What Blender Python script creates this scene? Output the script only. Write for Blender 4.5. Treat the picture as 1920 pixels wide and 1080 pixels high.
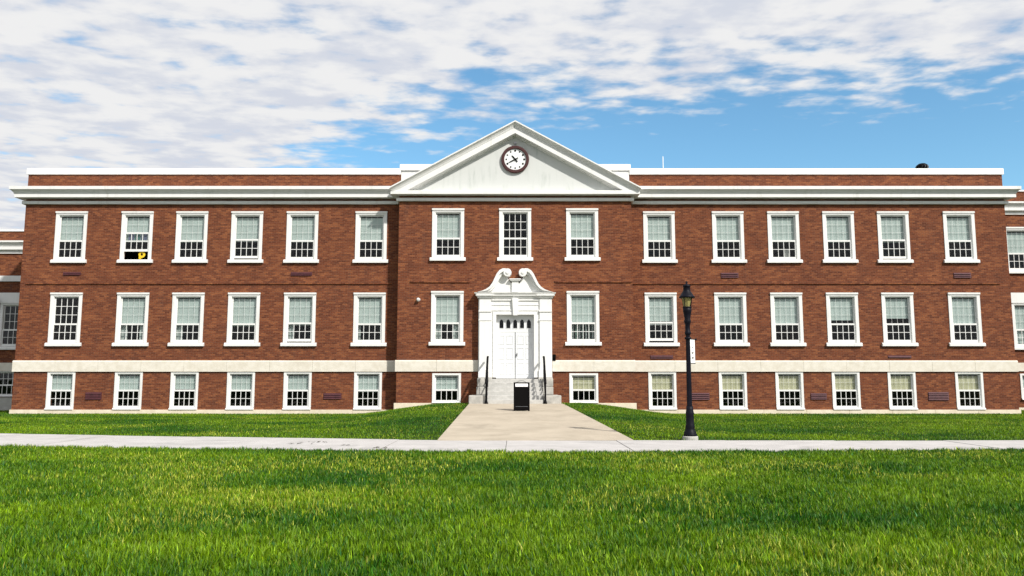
import bpy, bmesh, math, random
import numpy as np
from mathutils import Vector, Matrix
R = math.radians
rnd = random.Random(7)
for o in list(bpy.data.objects): bpy.data.objects.remove(o)
S = bpy.context.scene
COL = S.collection

# ------------------------------------------------------------------ camera
cd = bpy.data.cameras.new('camera'); cam = bpy.data.objects.new('camera', cd); COL.objects.link(cam)
PITCH = 6.654
cam.location = (0, -35.7, 1.40); cam.rotation_euler = (R(90 + PITCH), 0, 0)
cd.sensor_width = 36; cd.lens = 28.125; cd.shift_x = -0.0031; cd.clip_start = 0.1; cd.clip_end = 5000
S.camera = cam
# ------------------------------------------------------------------ light
SUN_EL, SUN_AZ = 42.0, 42.0            # azimuth from the facade normal towards the right
sd = bpy.data.lights.new('sun', 'SUN'); sun = bpy.data.objects.new('sun', sd); COL.objects.link(sun)
sd.energy = 5.0; sd.angle = R(1.8); sd.color = (1.0, 0.955, 0.88)
sv = Vector((math.sin(R(SUN_AZ)) * math.cos(R(SUN_EL)), -math.cos(R(SUN_AZ)) * math.cos(R(SUN_EL)), math.sin(R(SUN_EL))))
sun.rotation_euler = sv.to_track_quat('Z', 'Y').to_euler(); sun.location = (20, -30, 40)
S.view_settings.view_transform = 'Standard'; S.view_settings.look = 'None'
S.view_settings.exposure = 0.08; S.view_settings.gamma = 1.0; S.view_settings.use_curve_mapping = False
S.render.engine = 'CYCLES'
S.cycles.max_bounces = 8; S.cycles.transparent_max_bounces = 12; S.cycles.caustics_reflective = False; S.cycles.caustics_refractive = False

class N:                                   # small node-graph helper
    def __init__(s, tree): s.t = tree; s.n = tree.nodes; s.l = tree.links
    def new(s, typ, **kw):
        n = s.n.new(typ)
        for k, v in kw.items(): setattr(n, k, v)
        return n
    def put(s, node, key, v):
        sock = node.inputs[key]
        if isinstance(v, bpy.types.NodeSocket): s.l.new(v, sock)
        elif isinstance(v, (tuple, list)) and len(v) == 3 and sock.type == 'RGBA': sock.default_value = (*v, 1)
        else: sock.default_value = v
    def math(s, op, a, b=None, c=None, clamp=False):
        n = s.new('ShaderNodeMath', operation=op); n.use_clamp = clamp
        s.put(n, 0, a)
        if b is not None: s.put(n, 1, b)
        if c is not None: s.put(n, 2, c)
        return n.outputs[0]
    def mix(s, f, a, b, mode='MIX'):
        n = s.new('ShaderNodeMix', data_type='RGBA', blend_type=mode)
        s.put(n, 0, f); s.put(n, 6, a); s.put(n, 7, b)
        return n.outputs[2]
    def ramp(s, f, a, b, lo=0.0, hi=1.0):
        n = s.new('ShaderNodeMapRange', interpolation_type='SMOOTHSTEP')
        s.put(n, 0, f); s.put(n, 1, a); s.put(n, 2, b); s.put(n, 3, lo); s.put(n, 4, hi)
        return n.outputs[0]
    def noise(s, vec, scale, detail=4, rough=0.5, dist=0.0):
        n = s.new('ShaderNodeTexNoise')
        s.put(n, 'Vector', vec); s.put(n, 'Scale', scale); s.put(n, 'Detail', detail); s.put(n, 'Roughness', rough); s.put(n, 'Distortion', dist)
        return n.outputs[0]
    def scalev(s, vec, v):
        n = s.new('ShaderNodeVectorMath', operation='MULTIPLY'); s.put(n, 0, vec); s.put(n, 1, v); return n.outputs[0]

# ------------------------------------------------------------------ sky: clear blue under a broken deck of cloud
W = bpy.data.worlds.new('World'); S.world = W; W.use_nodes = True
g = N(W.node_tree); g.n.clear()
sky = g.new('ShaderNodeTexSky', sky_type='NISHITA'); sky.sun_disc = False
sky.sun_elevation = R(SUN_EL); sky.sun_rotation = R(180 - SUN_AZ)
sky.air_density = 1.0; sky.dust_density = 0.3; sky.ozone_density = 2.0
tc = g.new('ShaderNodeTexCoord')
sep = g.new('ShaderNodeSeparateXYZ'); g.l.new(tc.outputs['Generated'], sep.inputs[0])
zc = g.math('MAXIMUM', sep.outputs[2], 0.06)
px = g.math('DIVIDE', sep.outputs[0], zc); py = g.math('DIVIDE', sep.outputs[1], zc)
cmb = g.new('ShaderNodeCombineXYZ'); g.put(cmb, 0, px); g.put(cmb, 1, py)
cv = cmb.outputs[0]
# the deck ends along a front far ahead: farther away on the left than on the right
e1 = g.math('MULTIPLY_ADD', px, -0.16, 2.93); e2 = g.math('MULTIPLY_ADD', px, -1.25, 2.62)
front = g.math('SUBTRACT', g.math('SMOOTH_MAX', e1, e2, 0.4), py)
n1 = g.noise(g.scalev(cv, (0.9, 1.0, 1.0)), 2.1, 7, 0.55, 0.15)
n2 = g.noise(g.scalev(cv, (0.85, 1.1, 1.0)), 7.0, 5, 0.52, 0.1)
d0 = g.math('ADD', g.math('MULTIPLY', n1, 0.58), g.math('MULTIPLY', n2, 0.86))
fr = g.new('ShaderNodeMapRange'); g.put(fr, 0, front); g.put(fr, 1, -1.1); g.put(fr, 2, 0.7); g.put(fr, 3, -0.62); g.put(fr, 4, 0.125)
dens = g.math('ADD', d0, fr.outputs[0])
cover = g.ramp(dens, 0.50, 0.80)
n3 = g.math('ADD', g.math('MULTIPLY', g.noise(cv, 3.0, 5, 0.55, 0.2), 0.5), g.math('MULTIPLY', n2, 0.5))
ccol = g.mix(g.ramp(n3, 0.40, 0.58), (0.70, 0.735, 0.82), (0.91, 0.91, 0.915))
skyc = g.mix(1.0, sky.outputs[0], (0.95, 1.16, 1.12), 'MULTIPLY')
hs = g.new('ShaderNodeHueSaturation'); g.put(hs, 'Saturation', 1.08); g.put(hs, 'Value', 1.0); g.put(hs, 'Color', skyc)
b1 = g.new('ShaderNodeBackground'); g.put(b1, 0, hs.outputs[0]); g.put(b1, 1, 0.15)
b2 = g.new('ShaderNodeBackground'); g.put(b2, 0, ccol); g.put(b2, 1, 0.90)
ms = g.new('ShaderNodeMixShader'); g.put(ms, 0, cover); g.l.new(b1.outputs[0], ms.inputs[1]); g.l.new(b2.outputs[0], ms.inputs[2])
wo = g.new('ShaderNodeOutputWorld'); g.l.new(ms.outputs[0], wo.inputs[0])

# ------------------------------------------------------------------ materials
MATS = {}
def mat(name):
    m = bpy.data.materials.new(name); m.use_nodes = True
    k = N(m.node_tree); bs = k.n['Principled BSDF']; MATS[name] = m
    return m, k, bs
def coords(k): return k.new('ShaderNodeTexCoord').outputs['Object']
def wcoords(k): return k.new('ShaderNodeNewGeometry').outputs['Position']
def bump(k, bs, h, strength, dist=0.01):
    b = k.new('ShaderNodeBump'); k.put(b, 'Height', h); k.put(b, 'Strength', strength); k.put(b, 'Distance', dist); k.l.new(b.outputs[0], bs.inputs['Normal'])
def plain(name, col, rough=0.6, metal=0.0, var=0.08, scale=6.0, spec=0.5):
    m, k, bs = mat(name); p = wcoords(k)
    f = k.noise(p, scale, 5, 0.6)
    c = k.mix(k.ramp(f, 0.3, 0.7), tuple(max(0, x * (1 - var)) for x in col), tuple(min(1, x * (1 + var)) for x in col))
    k.put(bs, 'Base Color', c); k.put(bs, 'Roughness', rough); k.put(bs, 'Metallic', metal); k.put(bs, 'Specular IOR Level', spec)
    return m
def brick_mat():
    m, k, bs = mat('brick'); geo = k.new('ShaderNodeNewGeometry')
    sp = k.new('ShaderNodeSeparateXYZ'); k.l.new(geo.outputs['Position'], sp.inputs[0])
    sn = k.new('ShaderNodeSeparateXYZ'); k.l.new(geo.outputs['True Normal'], sn.inputs[0])
    side = k.math('GREATER_THAN', k.math('ABSOLUTE', sn.outputs[0]), 0.5)
    u = k.math('ADD', k.math('MULTIPLY', sp.outputs[0], k.math('SUBTRACT', 1.0, side)), k.math('MULTIPLY', sp.outputs[1], side))
    cb = k.new('ShaderNodeCombineXYZ'); k.put(cb, 0, u); k.put(cb, 1, sp.outputs[2]); v = cb.outputs[0]
    br = k.new('ShaderNodeTexBrick'); br.offset = 0.5; br.squash = 1.0
    k.put(br, 'Vector', v); k.put(br, 'Scale', 1.0); k.put(br, 'Brick Width', 0.212); k.put(br, 'Row Height', 0.0725); k.put(br, 'Mortar Size', 0.0065); k.put(br, 'Mortar Smooth', 0.2); k.put(br, 'Bias', 0.0)
    k.put(br, 'Color1', (0.0, 0.0, 0.0)); k.put(br, 'Color2', (1.0, 1.0, 1.0)); k.put(br, 'Mortar', (0.5, 0.5, 0.5))
    idx = br.outputs['Color']
    # three fired tones of brick
    c = k.mix(k.ramp(idx, 0.0, 0.45), (0.118, 0.036, 0.0175), (0.167, 0.0505, 0.0222))
    c = k.mix(k.ramp(idx, 0.5, 0.95), c, (0.242, 0.084, 0.034))
    # batches and weathering, drawn out along the courses
    w1 = k.noise(k.scalev(v, (0.7, 1.2, 1.0)), 0.9, 5, 0.62)
    c = k.mix(k.ramp(w1, 0.28, 0.72), k.mix(1.0, c, (0.84, 0.80, 0.80), 'MULTIPLY'), k.mix(1.0, c, (1.10, 1.10, 1.06), 'MULTIPLY'))
    w2 = k.noise(k.scalev(v, (9.0, 15.0, 1.0)), 1.6, 3, 0.75)
    c = k.mix(k.ramp(w2, 0.32, 0.68), k.mix(1.0, c, (0.70, 0.66, 0.66), 'MULTIPLY'), k.mix(1.0, c, (1.28, 1.32, 1.36), 'MULTIPLY'))
    # rain streaks and sooty patches
    w3 = k.math('MULTIPLY', k.ramp(k.noise(k.scalev(v, (3.4, 0.35, 1.0)), 1.0, 5, 0.6), 0.5, 0.75), k.ramp(k.noise(v, 0.35, 3, 0.6), 0.4, 0.65))
    c = k.mix(k.math('MULTIPLY', w3, 0.38), c, (0.085, 0.050, 0.040))
    w4 = k.ramp(k.noise(k.scalev(v, (0.8, 1.1, 1.0)), 0.8, 6, 0.7), 0.62, 0.82, 0.0, 0.14)
    c = k.mix(w4, c, (0.30, 0.19, 0.14))
    c = k.mix(br.outputs['Fac'], c, (0.180, 0.094, 0.062))
    k.put(bs, 'Base Color', c); k.put(bs, 'Roughness', 0.9); k.put(bs, 'Specular IOR Level', 0.2)
    bump(k, bs, k.math('SUBTRACT', 1.0, br.outputs['Fac']), 0.6, 0.006)
brick_mat()
def white_mat(name, base, dirt, amount):
    m, k, bs = mat(name); p = wcoords(k)
    st = k.noise(k.scalev(p, (3.2, 3.2, 0.35)), 1.6, 6, 0.65)
    pt = k.noise(p, 1.1, 4, 0.6)
    f = k.math('MULTIPLY', k.ramp(st, 0.45, 0.8), k.ramp(pt, 0.35, 0.7))
    f = k.math('MULTIPLY', f, amount)
    k.put(bs, 'Base Color', k.mix(f, base, dirt)); k.put(bs, 'Roughness', 0.55); k.put(bs, 'Specular IOR Level', 0.35)
    bump(k, bs, k.noise(p, 30, 3), 0.15, 0.003)
white_mat('white_paint', (0.78, 0.78, 0.765), (0.44, 0.445, 0.41), 0.60)
white_mat('white_door', (0.71, 0.725, 0.74), (0.66, 0.66, 0.64), 0.35)
white_mat('stucco', (0.60, 0.615, 0.60), (0.345, 0.39, 0.36), 0.85)
white_mat('coping', (0.90, 0.90, 0.89), (0.70, 0.70, 0.68), 0.3)
def stone_mat(name, a, b, rough_bump=0.3, sc=4.0):
    m, k, bs = mat(name); p = wcoords(k)
    f = k.noise(p, sc, 7, 0.65); q = k.noise(k.scalev(p, (1, 1, 3)), 1.1, 4, 0.6); s = k.noise(p, 55, 3, 0.6)
    c = k.mix(k.ramp(f, 0.3, 0.7), a, b)
    c = k.mix(k.ramp(q, 0.5, 0.8, 0.0, 0.35), c, tuple(x * 0.72 for x in a))
    c = k.mix(k.ramp(s, 0.35, 0.65, 0.0, 0.22), c, tuple(x * 0.6 for x in b))
    if name in ('concrete', 'walk'):
        w = k.noise(p, 0.45, 6, 0.7, 0.6); c = k.mix(k.ramp(w, 0.52, 0.72, 0.0, 0.40), c, tuple(x * 0.55 for x in a))
    k.put(bs, 'Base Color', c); k.put(bs, 'Roughness', 0.88); k.put(bs, 'Specular IOR Level', 0.25)
    bump(k, bs, k.math('ADD', f, k.math('MULTIPLY', s, 0.3)), rough_bump, 0.02)
stone_mat('limestone', (0.67, 0.62, 0.525), (0.78, 0.74, 0.655))
stone_mat('foundation', (0.68, 0.595, 0.45), (0.80, 0.72, 0.58))
stone_mat('granite', (0.33, 0.325, 0.305), (0.54, 0.52, 0.48), 0.8, 3.0)
stone_mat('step_stone', (0.43, 0.425, 0.405), (0.56, 0.55, 0.525))
stone_mat('concrete', (0.43, 0.415, 0.405), (0.53, 0.51, 0.50), 0.25, 1.3)
stone_mat('walk', (0.40, 0.345, 0.270), (0.50, 0.435, 0.345), 0.25, 0.9)
stone_mat('plinth_concrete', (0.42, 0.41, 0.38), (0.5, 0.49, 0.46))
plain('black_metal', (0.003, 0.003, 0.004), 0.6, 0.0, 0.2, 6.0, 0.08)
plain('black_plastic', (0.003, 0.0026, 0.0026), 0.7, 0.0, 0.15, 6.0, 0.06)
plain('lamp_metal', (0.004, 0.004, 0.009), 0.5, 0.0, 0.25, 6.0, 0.15)
plain('grey_plastic', (0.36, 0.36, 0.35), 0.55)
plain('steel', (0.30, 0.30, 0.30), 0.35, 0.9)
plain('vent_red', (0.075, 0.018, 0.024), 0.6, 0.0, 0.2)
plain('blind', (0.54, 0.62, 0.595), 0.75, 0.0, 0.05, 3.0)
plain('blind_cream', (0.60, 0.57, 0.38), 0.8, 0.0, 0.07, 3.0)
plain('curtain', (0.52, 0.57, 0.55), 0.85, 0.0, 0.1, 5.0)
plain('curtain_green', (0.20, 0.30, 0.25), 0.85, 0.0, 0.1, 5.0)
plain('cloth_violet', (0.22, 0.22, 0.36), 0.8)
plain('cloth_teal', (0.14, 0.30, 0.28), 0.8)
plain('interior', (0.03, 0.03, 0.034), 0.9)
plain('roofing', (0.62, 0.62, 0.60), 0.85)
plain('clock_red', (0.045, 0.005, 0.005), 0.6, 0.0, 0.25)
plain('clock_face', (0.84, 0.85, 0.85), 0.5, 0.0, 0.02)
plain('yellow', (0.75, 0.50, 0.015), 0.6)
plain('banner_cloth', (0.80, 0.80, 0.80), 0.8, 0.0, 0.03)
plain('banner_mark', (0.18, 0.18, 0.17), 0.8)
plain('door_gap', (0.10, 0.105, 0.11), 0.8)
plain('leaf_brown', (0.05, 0.04, 0.025), 0.9)
def glass_mat(name, tint, refl=1.0):
    m, k, bs = mat(name); k.n.remove(bs)
    tr = k.new('ShaderNodeBsdfTransparent'); k.put(tr, 0, tint)
    gl = k.new('ShaderNodeBsdfGlossy'); k.put(gl, 'Roughness', 0.02); k.put(gl, 'Color', (1, 1, 1))
    fr = k.new('ShaderNodeFresnel'); k.put(fr, 0, 1.45)
    bm = k.new('ShaderNodeBump'); k.put(bm, 'Height', k.noise(wcoords(k), 2.2, 2)); k.put(bm, 'Strength', 0.12); k.put(bm, 'Distance', 0.02)
    k.l.new(bm.outputs[0], gl.inputs['Normal'])
    mx = k.new('ShaderNodeMixShader'); k.put(mx, 0, k.math('MULTIPLY', fr.outputs[0], refl))
    k.l.new(tr.outputs[0], mx.inputs[1]); k.l.new(gl.outputs[0], mx.inputs[2])
    k.l.new(mx.outputs[0], k.n['Material Output'].inputs[0])
glass_mat('glass', (0.975, 0.99, 0.985), 0.40)
def amber():
    m, k, bs = mat('lamp_glass')
    k.put(bs, 'Base Color', (0.40, 0.36, 0.14)); k.put(bs, 'Roughness', 0.25); k.put(bs, 'Transmission Weight', 0.35); k.put(bs, 'IOR', 1.3)
amber()
def soil():
    m, k, bs = mat('soil'); p = wcoords(k)
    f = k.noise(p, 0.8, 6, 0.6); s = k.noise(p, 14, 4, 0.6)
    c = k.mix(k.ramp(f, 0.35, 0.65), (0.010, 0.030, 0.004), (0.020, 0.045, 0.006))
    c = k.mix(k.ramp(s, 0.4, 0.7, 0.0, 0.5), c, (0.028, 0.036, 0.010))
    k.put(bs, 'Base Color', c); k.put(bs, 'Roughness', 0.95); k.put(bs, 'Specular IOR Level', 0.1)
soil()
def grass_mat():
    m, k, bs = mat('grass')
    at = k.new('ShaderNodeAttribute', attribute_name='tone')
    k.put(bs, 'Base Color', at.outputs['Color']); k.put(bs, 'Roughness', 0.55); k.put(bs, 'Specular IOR Level', 0.3)
    tl = k.new('ShaderNodeBsdfTranslucent'); k.put(tl, 0, k.mix(1.0, at.outputs['Color'], (1.1, 1.25, 0.5), 'MULTIPLY'))
    mx = k.new('ShaderNodeMixShader'); k.put(mx, 0, 0.28)
    k.l.new(bs.outputs[0], mx.inputs[1]); k.l.new(tl.outputs[0], mx.inputs[2]); k.l.new(mx.outputs[0], k.n['Material Output'].inputs[0])
grass_mat()

# ------------------------------------------------------------------ mesh helpers
class MB:
    def __init__(s): s.v = []; s.f = []
    def add(s, vs, fs):
        o = len(s.v); s.v += [tuple(p) for p in vs]; s.f += [tuple(i + o for i in q) for q in fs]; return s
    def box(s, x0, x1, y0, y1, z0, z1):
        return s.add([(x0,y0,z0),(x1,y0,z0),(x1,y1,z0),(x0,y1,z0),(x0,y0,z1),(x1,y0,z1),(x1,y1,z1),(x0,y1,z1)],
                     [(0,3,2,1),(4,5,6,7),(0,1,5,4),(1,2,6,5),(2,3,7,6),(3,0,4,7)])
    def prism(s, poly, y0, y1):           # polygon in XZ drawn out along Y
        n = len(poly)
        return s.add([(x,y0,z) for x,z in poly] + [(x,y1,z) for x,z in poly],
                     [tuple(range(n)), tuple(range(2*n-1, n-1, -1))] + [(i, i+n, (i+1)%n+n, (i+1)%n) for i in range(n)])
    def lathe(s, prof, n=20, c=(0,0,0)):  # profile (r, z) about Z
        vs, fs = [], []
        for r, z in prof:
            for i in range(n):
                a = 2*math.pi*i/n; vs.append((c[0]+r*math.cos(a), c[1]+r*math.sin(a), c[2]+z))
        for j in range(len(prof)-1):
            for i in range(n):
                fs.append((j*n+i, j*n+(i+1)%n, (j+1)*n+(i+1)%n, (j+1)*n+i))
        fs.append(tuple(range(n-1,-1,-1))); fs.append(tuple((len(prof)-1)*n+i for i in range(n)))
        return s.add(vs, fs)
    def discy(s, cx, cz, r, y0, y1, n=32, r1=0.0):   # disc or ring facing -Y
        if r1 <= 0: return s.prism([(cx+r*math.cos(2*math.pi*i/n), cz+r*math.sin(2*math.pi*i/n)) for i in range(n)], y0, y1)
        vs, fs = [], []
        for i in range(n):
            c_, s_ = math.cos(2*math.pi*i/n), math.sin(2*math.pi*i/n)
            vs += [(cx+r*c_, y0, cz+r*s_), (cx+r1*c_, y0, cz+r1*s_), (cx+r1*c_, y1, cz+r1*s_), (cx+r*c_, y1, cz+r*s_)]
        for i in range(n):
            a, b = 4*i, 4*((i+1)%n)
            for q in range(4): fs.append((a+q, a+(q+1)%4, b+(q+1)%4, b+q))
        return s.add(vs, fs)
    def tube(s, pts, r, n=8):
        pts = [Vector(p) for p in pts]; vs, fs = [], []
        for i, p in enumerate(pts):
            d = (pts[min(i+1, len(pts)-1)] - pts[max(i-1, 0)]).normalized()
            u = d.cross(Vector((0,0,1))); u = u.normalized() if u.length > 1e-4 else Vector((1,0,0)); w = d.cross(u)
            for j in range(n):
                a = 2*math.pi*j/n; vs.append(p + r*(math.cos(a)*u + math.sin(a)*w))
        for i in range(len(pts)-1):
            for j in range(n): fs.append((i*n+j, i*n+(j+1)%n, (i+1)*n+(j+1)%n, (i+1)*n+j))
        fs.append(tuple(range(n-1,-1,-1))); fs.append(tuple((len(pts)-1)*n+j for j in range(n)))
        return s.add(vs, fs)
    def sweep(s, path, prof):             # profile (projection, z) along a plan polyline with mitred corners
        P = [Vector(p) for p in path]; offs = []
        for i in range(len(P)):
            ns = []
            if i > 0: d = (P[i]-P[i-1]).normalized(); ns.append(Vector((d.y, -d.x)))
            if i < len(P)-1: d = (P[i+1]-P[i]).normalized(); ns.append(Vector((d.y, -d.x)))
            o = ns[0] if len(ns) == 1 else (ns[0]+ns[1]) / (1 + ns[0].dot(ns[1]))
            offs.append(o)
        m = len(prof); vs, fs = [], []
        for p, o in zip(P, offs):
            for pr, z in prof: vs.append((p.x+o.x*pr, p.y+o.y*pr, z))
        for i in range(len(P)-1):
            for j in range(m): fs.append((i*m+j, i*m+(j+1)%m, (i+1)*m+(j+1)%m, (i+1)*m+j))
        fs.append(tuple(range(m-1,-1,-1))); fs.append(tuple((len(P)-1)*m+j for j in range(m)))
        return s.add(vs, fs)
    def mesh(s, name, m, smooth=False):
        me = bpy.data.meshes.new(name); me.from_pydata(s.v, [], s.f)
        bm = bmesh.new(); bm.from_mesh(me); bmesh.ops.recalc_face_normals(bm, faces=bm.faces); bm.to_mesh(me); bm.free()
        me.materials.append(MATS[m])
        if smooth: me.polygons.foreach_set('use_smooth', [True]*len(me.polygons))
        return me
    def build(s, name, m, parent=None, loc=(0,0,0), smooth=False, bevel=0.0):
        o = link(name, s.mesh(name, m, smooth), parent, loc)
        if bevel:
            b = o.modifiers.new('bevel', 'BEVEL'); b.width = bevel; b.segments = 2; b.limit_method = 'ANGLE'
        return o
def link(name, data, parent=None, loc=(0,0,0)):
    o = bpy.data.objects.new(name, data); COL.objects.link(o); o.location = loc
    if parent: o.parent = parent
    return o
def tag(o, label=None, cat=None, group=None, kind=None):
    for k_, v_ in (('label', label), ('category', cat), ('group', group), ('kind', kind)):
        if v_: o[k_] = v_
    return o
def B(x0, x1, y0, y1, z0, z1): return MB().box(x0, x1, y0, y1, z0, z1)

# ------------------------------------------------------------------ terrain
def sstep(a, b, x): t = np.clip((np.asarray(x, float) - a) / (b - a), 0, 1); return t*t*(3-2*t)
def height(X, Y):
    gx = 1 - sstep(2.5, 7.2, np.abs(X)); sy = np.clip((np.asarray(Y, float) + 16.3) / 13.1, 0, 1)
    und = 0.018*np.sin(np.asarray(X)*0.55+1.0)*np.sin(np.asarray(Y)*0.4) * sstep(2.6, 5, np.abs(X))
    return 0.49*gx*sy + und*sstep(-16.0, -14.0, Y)
NEAR = np.array([(-60,-14.0),(-30,-15.9),(-11.4,-17.9),(-4,-18.95),(0,-19.3),(4,-19.2),(10.9,-18.75),(30,-17.4),(60,-15.5)])
FAR = np.array([(-60,-8.0),(-30,-11.4),(-14.2,-13.75),(-8,-15.0),(-4.3,-15.75),(-1.8,-16.25),(2.85,-16.35),(12.3,-16.3),(30,-15.2),(60,-13)])
def edge(T, X):
    X = np.asarray(X, float); k_ = [np.interp(X+d, T[:,0], T[:,1]) for d in (-1.2,-0.6,0,0.6,1.2)]; return sum(k_)/5
def walk_l(Y): return -1.86 + 0*np.asarray(Y)
def walk_r(Y): return 1.93 + 0.90*np.clip((-3.0-np.asarray(Y, float))/13.3, 0, 1)
gx = np.unique(np.concatenate([np.array([-1500,-600,-200,-90]), np.arange(-45, 45.01, 0.5), np.array([90,200,600,1500])]))
gy = np.unique(np.concatenate([np.array([-1200,-400,-120,-60]), np.arange(-36, 4.01, 0.5), np.array([8,15,40,120,500,2500])]))
GX, GY = np.meshgrid(gx, gy); GZ = height(GX, np.minimum(GY, 0)) - 0.03
nx, ny = len(gx), len(gy)
me = bpy.data.meshes.new('ground')
me.from_pydata(list(zip(GX.ravel().tolist(), GY.ravel().tolist(), GZ.ravel().tolist())), [], [(j*nx+i, j*nx+i+1, (j+1)*nx+i+1, (j+1)*nx+i) for j in range(ny-1) for i in range(nx-1)])
me.materials.append(MATS['soil'])
tag(link('ground', me), kind='structure')
def strip(name, rows, m, thick=0.06):    # rows of points (each row same length) -> slab following the ground
    nr, ncol = len(rows), len(rows[0]); vs = [p for r in rows for p in r]; n = len(vs)
    vs += [(x, y, z-thick) for x, y, z in vs]
    fs = [(j*ncol+i, j*ncol+i+1, (j+1)*ncol+i+1, (j+1)*ncol+i) for j in range(nr-1) for i in range(ncol-1)]
    per = [i for i in range(ncol)] + [j*ncol+ncol-1 for j in range(1,nr)] + [(nr-1)*ncol+i for i in range(ncol-2,-1,-1)] + [j*ncol for j in range(nr-2,0,-1)]
    fs += [(per[i], per[i]+n, per[(i+1)%len(per)]+n, per[(i+1)%len(per)]) for i in range(len(per))]
    b = MB(); b.v = vs; b.f = fs
    return b
# cross path: poured slabs with tooled joints
path = tag(link('path', None), kind='structure')
xs_ = [-60,-45]+list(np.arange(-34, 34.1, 2.6))+[45,60]
for a, b_ in zip(xs_[:-1], xs_[1:]):
    cols = np.linspace(a+0.006, b_-0.006, 5); rows = []
    for t in np.linspace(0, 1, 4):
        yy = edge(NEAR, cols)*(1-t) + edge(FAR, cols)*t
        rows.append([(float(x), float(y), 0.006*math.sin(a*3.1)) for x, y in zip(cols, yy)])
    strip('slab', rows, 'concrete').build('slab', 'concrete', path)
walk = tag(link('walkway', None), kind='structure')
ys_ = np.linspace(-16.30, -2.9, 6)
for a, b_ in zip(ys_[:-1], ys_[1:]):
    rows = []
    for y in np.linspace(a+0.004, b_-0.004, 5):
        xx = np.linspace(float(walk_l(y)), float(walk_r(y)), 5)
        z = 0.49*min(1, (y+16.3)/13.1) + 0.010
        rows.append([(float(x), float(y), z) for x in xx])
    strip('slab', rows, 'walk').build('slab', 'walk', walk)

# ------------------------------------------------------------------ school building
bld = link('school_building', None)
tag(bld, 'long two-storey red brick school with white pediment, cornice and basement windows', 'building')
YC = -0.63; HX = 22.25; CX = 5.18; TH = 0.35
UP = [6.52, 9.64, 12.15, 14.65, 17.13, 20.12]
Z_UP, Z_FI, Z_BA, Z_BC = 6.70, 2.955, 0.160, 0.470
TYPE = {   # outer half width, height, sill height, glass half width, glass bottom, rail bottom, rail top, glass top, rows upper, rows lower
 'upper': dict(w=0.71, h=2.35, s=0.165, g=0.502, gb=0.275, r0=0.975, r1=1.05, gt=2.135, ru=3, rl=2, head=0.06),
 'first': dict(w=0.71, h=2.385, s=0.165, g=0.502, gb=0.285, r0=0.945, r1=1.02, gt=2.17, ru=3, rl=2, head=0.06),
 'cellar': dict(w=0.615, h=1.655, s=0.10, g=0.445, gb=0.165, r0=0.80, r1=0.875, gt=1.52, ru=2, rl=2, head=0.0),
 'cellar_low': dict(w=0.625, h=1.28, s=0.08, g=0.465, gb=0.12, r0=0.52, r1=0.59, gt=1.14, ru=2, rl=1, head=0.0)}
wins = []   # (x, wall y, z, type, options)
upL = {0:{}, 1:{'open':0.36,'items':1}, 2:{}, 3:{'blind':1.10,'open':0.05}, 4:{}, 5:{}}
for i in range(6):
    wins.append((-UP[5-i], 0, Z_UP, 'upper', upL[i]))
for x, o in ((-2.985, {}), (0, {'noblind':1}), (2.985, {})): wins.append((x, YC, Z_UP, 'upper', o))
for i in range(6): wins.append((UP[i], 0, Z_UP, 'upper', {'paper':1} if i == 2 else {'open':0.03} if i == 4 else {}))
fiL = [{'noblind':1}, {'curt':(0.2,0.2)}, {'curt':(0.2,0.05)}, {'blind':0.93}, {'curt':(0.17,0.0),'open':0.04}, {'curt':(0.06,0.03)}]
for i in range(6): wins.append((-UP[5-i], 0, Z_FI, 'first', fiL[i]))
wins.append((-2.985, YC, Z_FI, 'first', {'curt':(0.20,0.26)})); wins.append((2.985, YC, Z_FI, 'first', {'stripes':1}))
fiR = [{'blind':1.14,'open':0.07}, {}, {}, {'blind':1.19}, {'blind':1.26}, {}]
for i in range(6): wins.append((UP[i], 0, Z_FI, 'first', fiR[i]))
for i in range(6): wins.append((-UP[5-i], 0, Z_BA, 'cellar', {'blind':0.93} if i == 2 else {'blind':0.80} if i in (0,1,5) else {}))
wins.append((-2.985, YC, Z_BC, 'cellar_low', {})); wins.append((2.985, YC, Z_BC, 'cellar_low', {'cream':1}))
for i in range(6): wins.append((UP[i], 0, Z_BA, 'cellar', {'cream':1}))
YW = 4.0
wins += [(-24.93, YW, Z_FI, 'first', {'noblind':1,'hood':1,'far':1}), (-25.05, YW, 0.66, 'cellar_low', {'noblind':1,'far':1}),
         (25.30, YW, Z_UP+0.06, 'upper', {'far':1}), (25.42, YW, Z_FI, 'first', {'hood':1,'far':1,'blind':0.33}), (25.52, YW, 0.50, 'cellar_low', {'far':1})]

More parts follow.
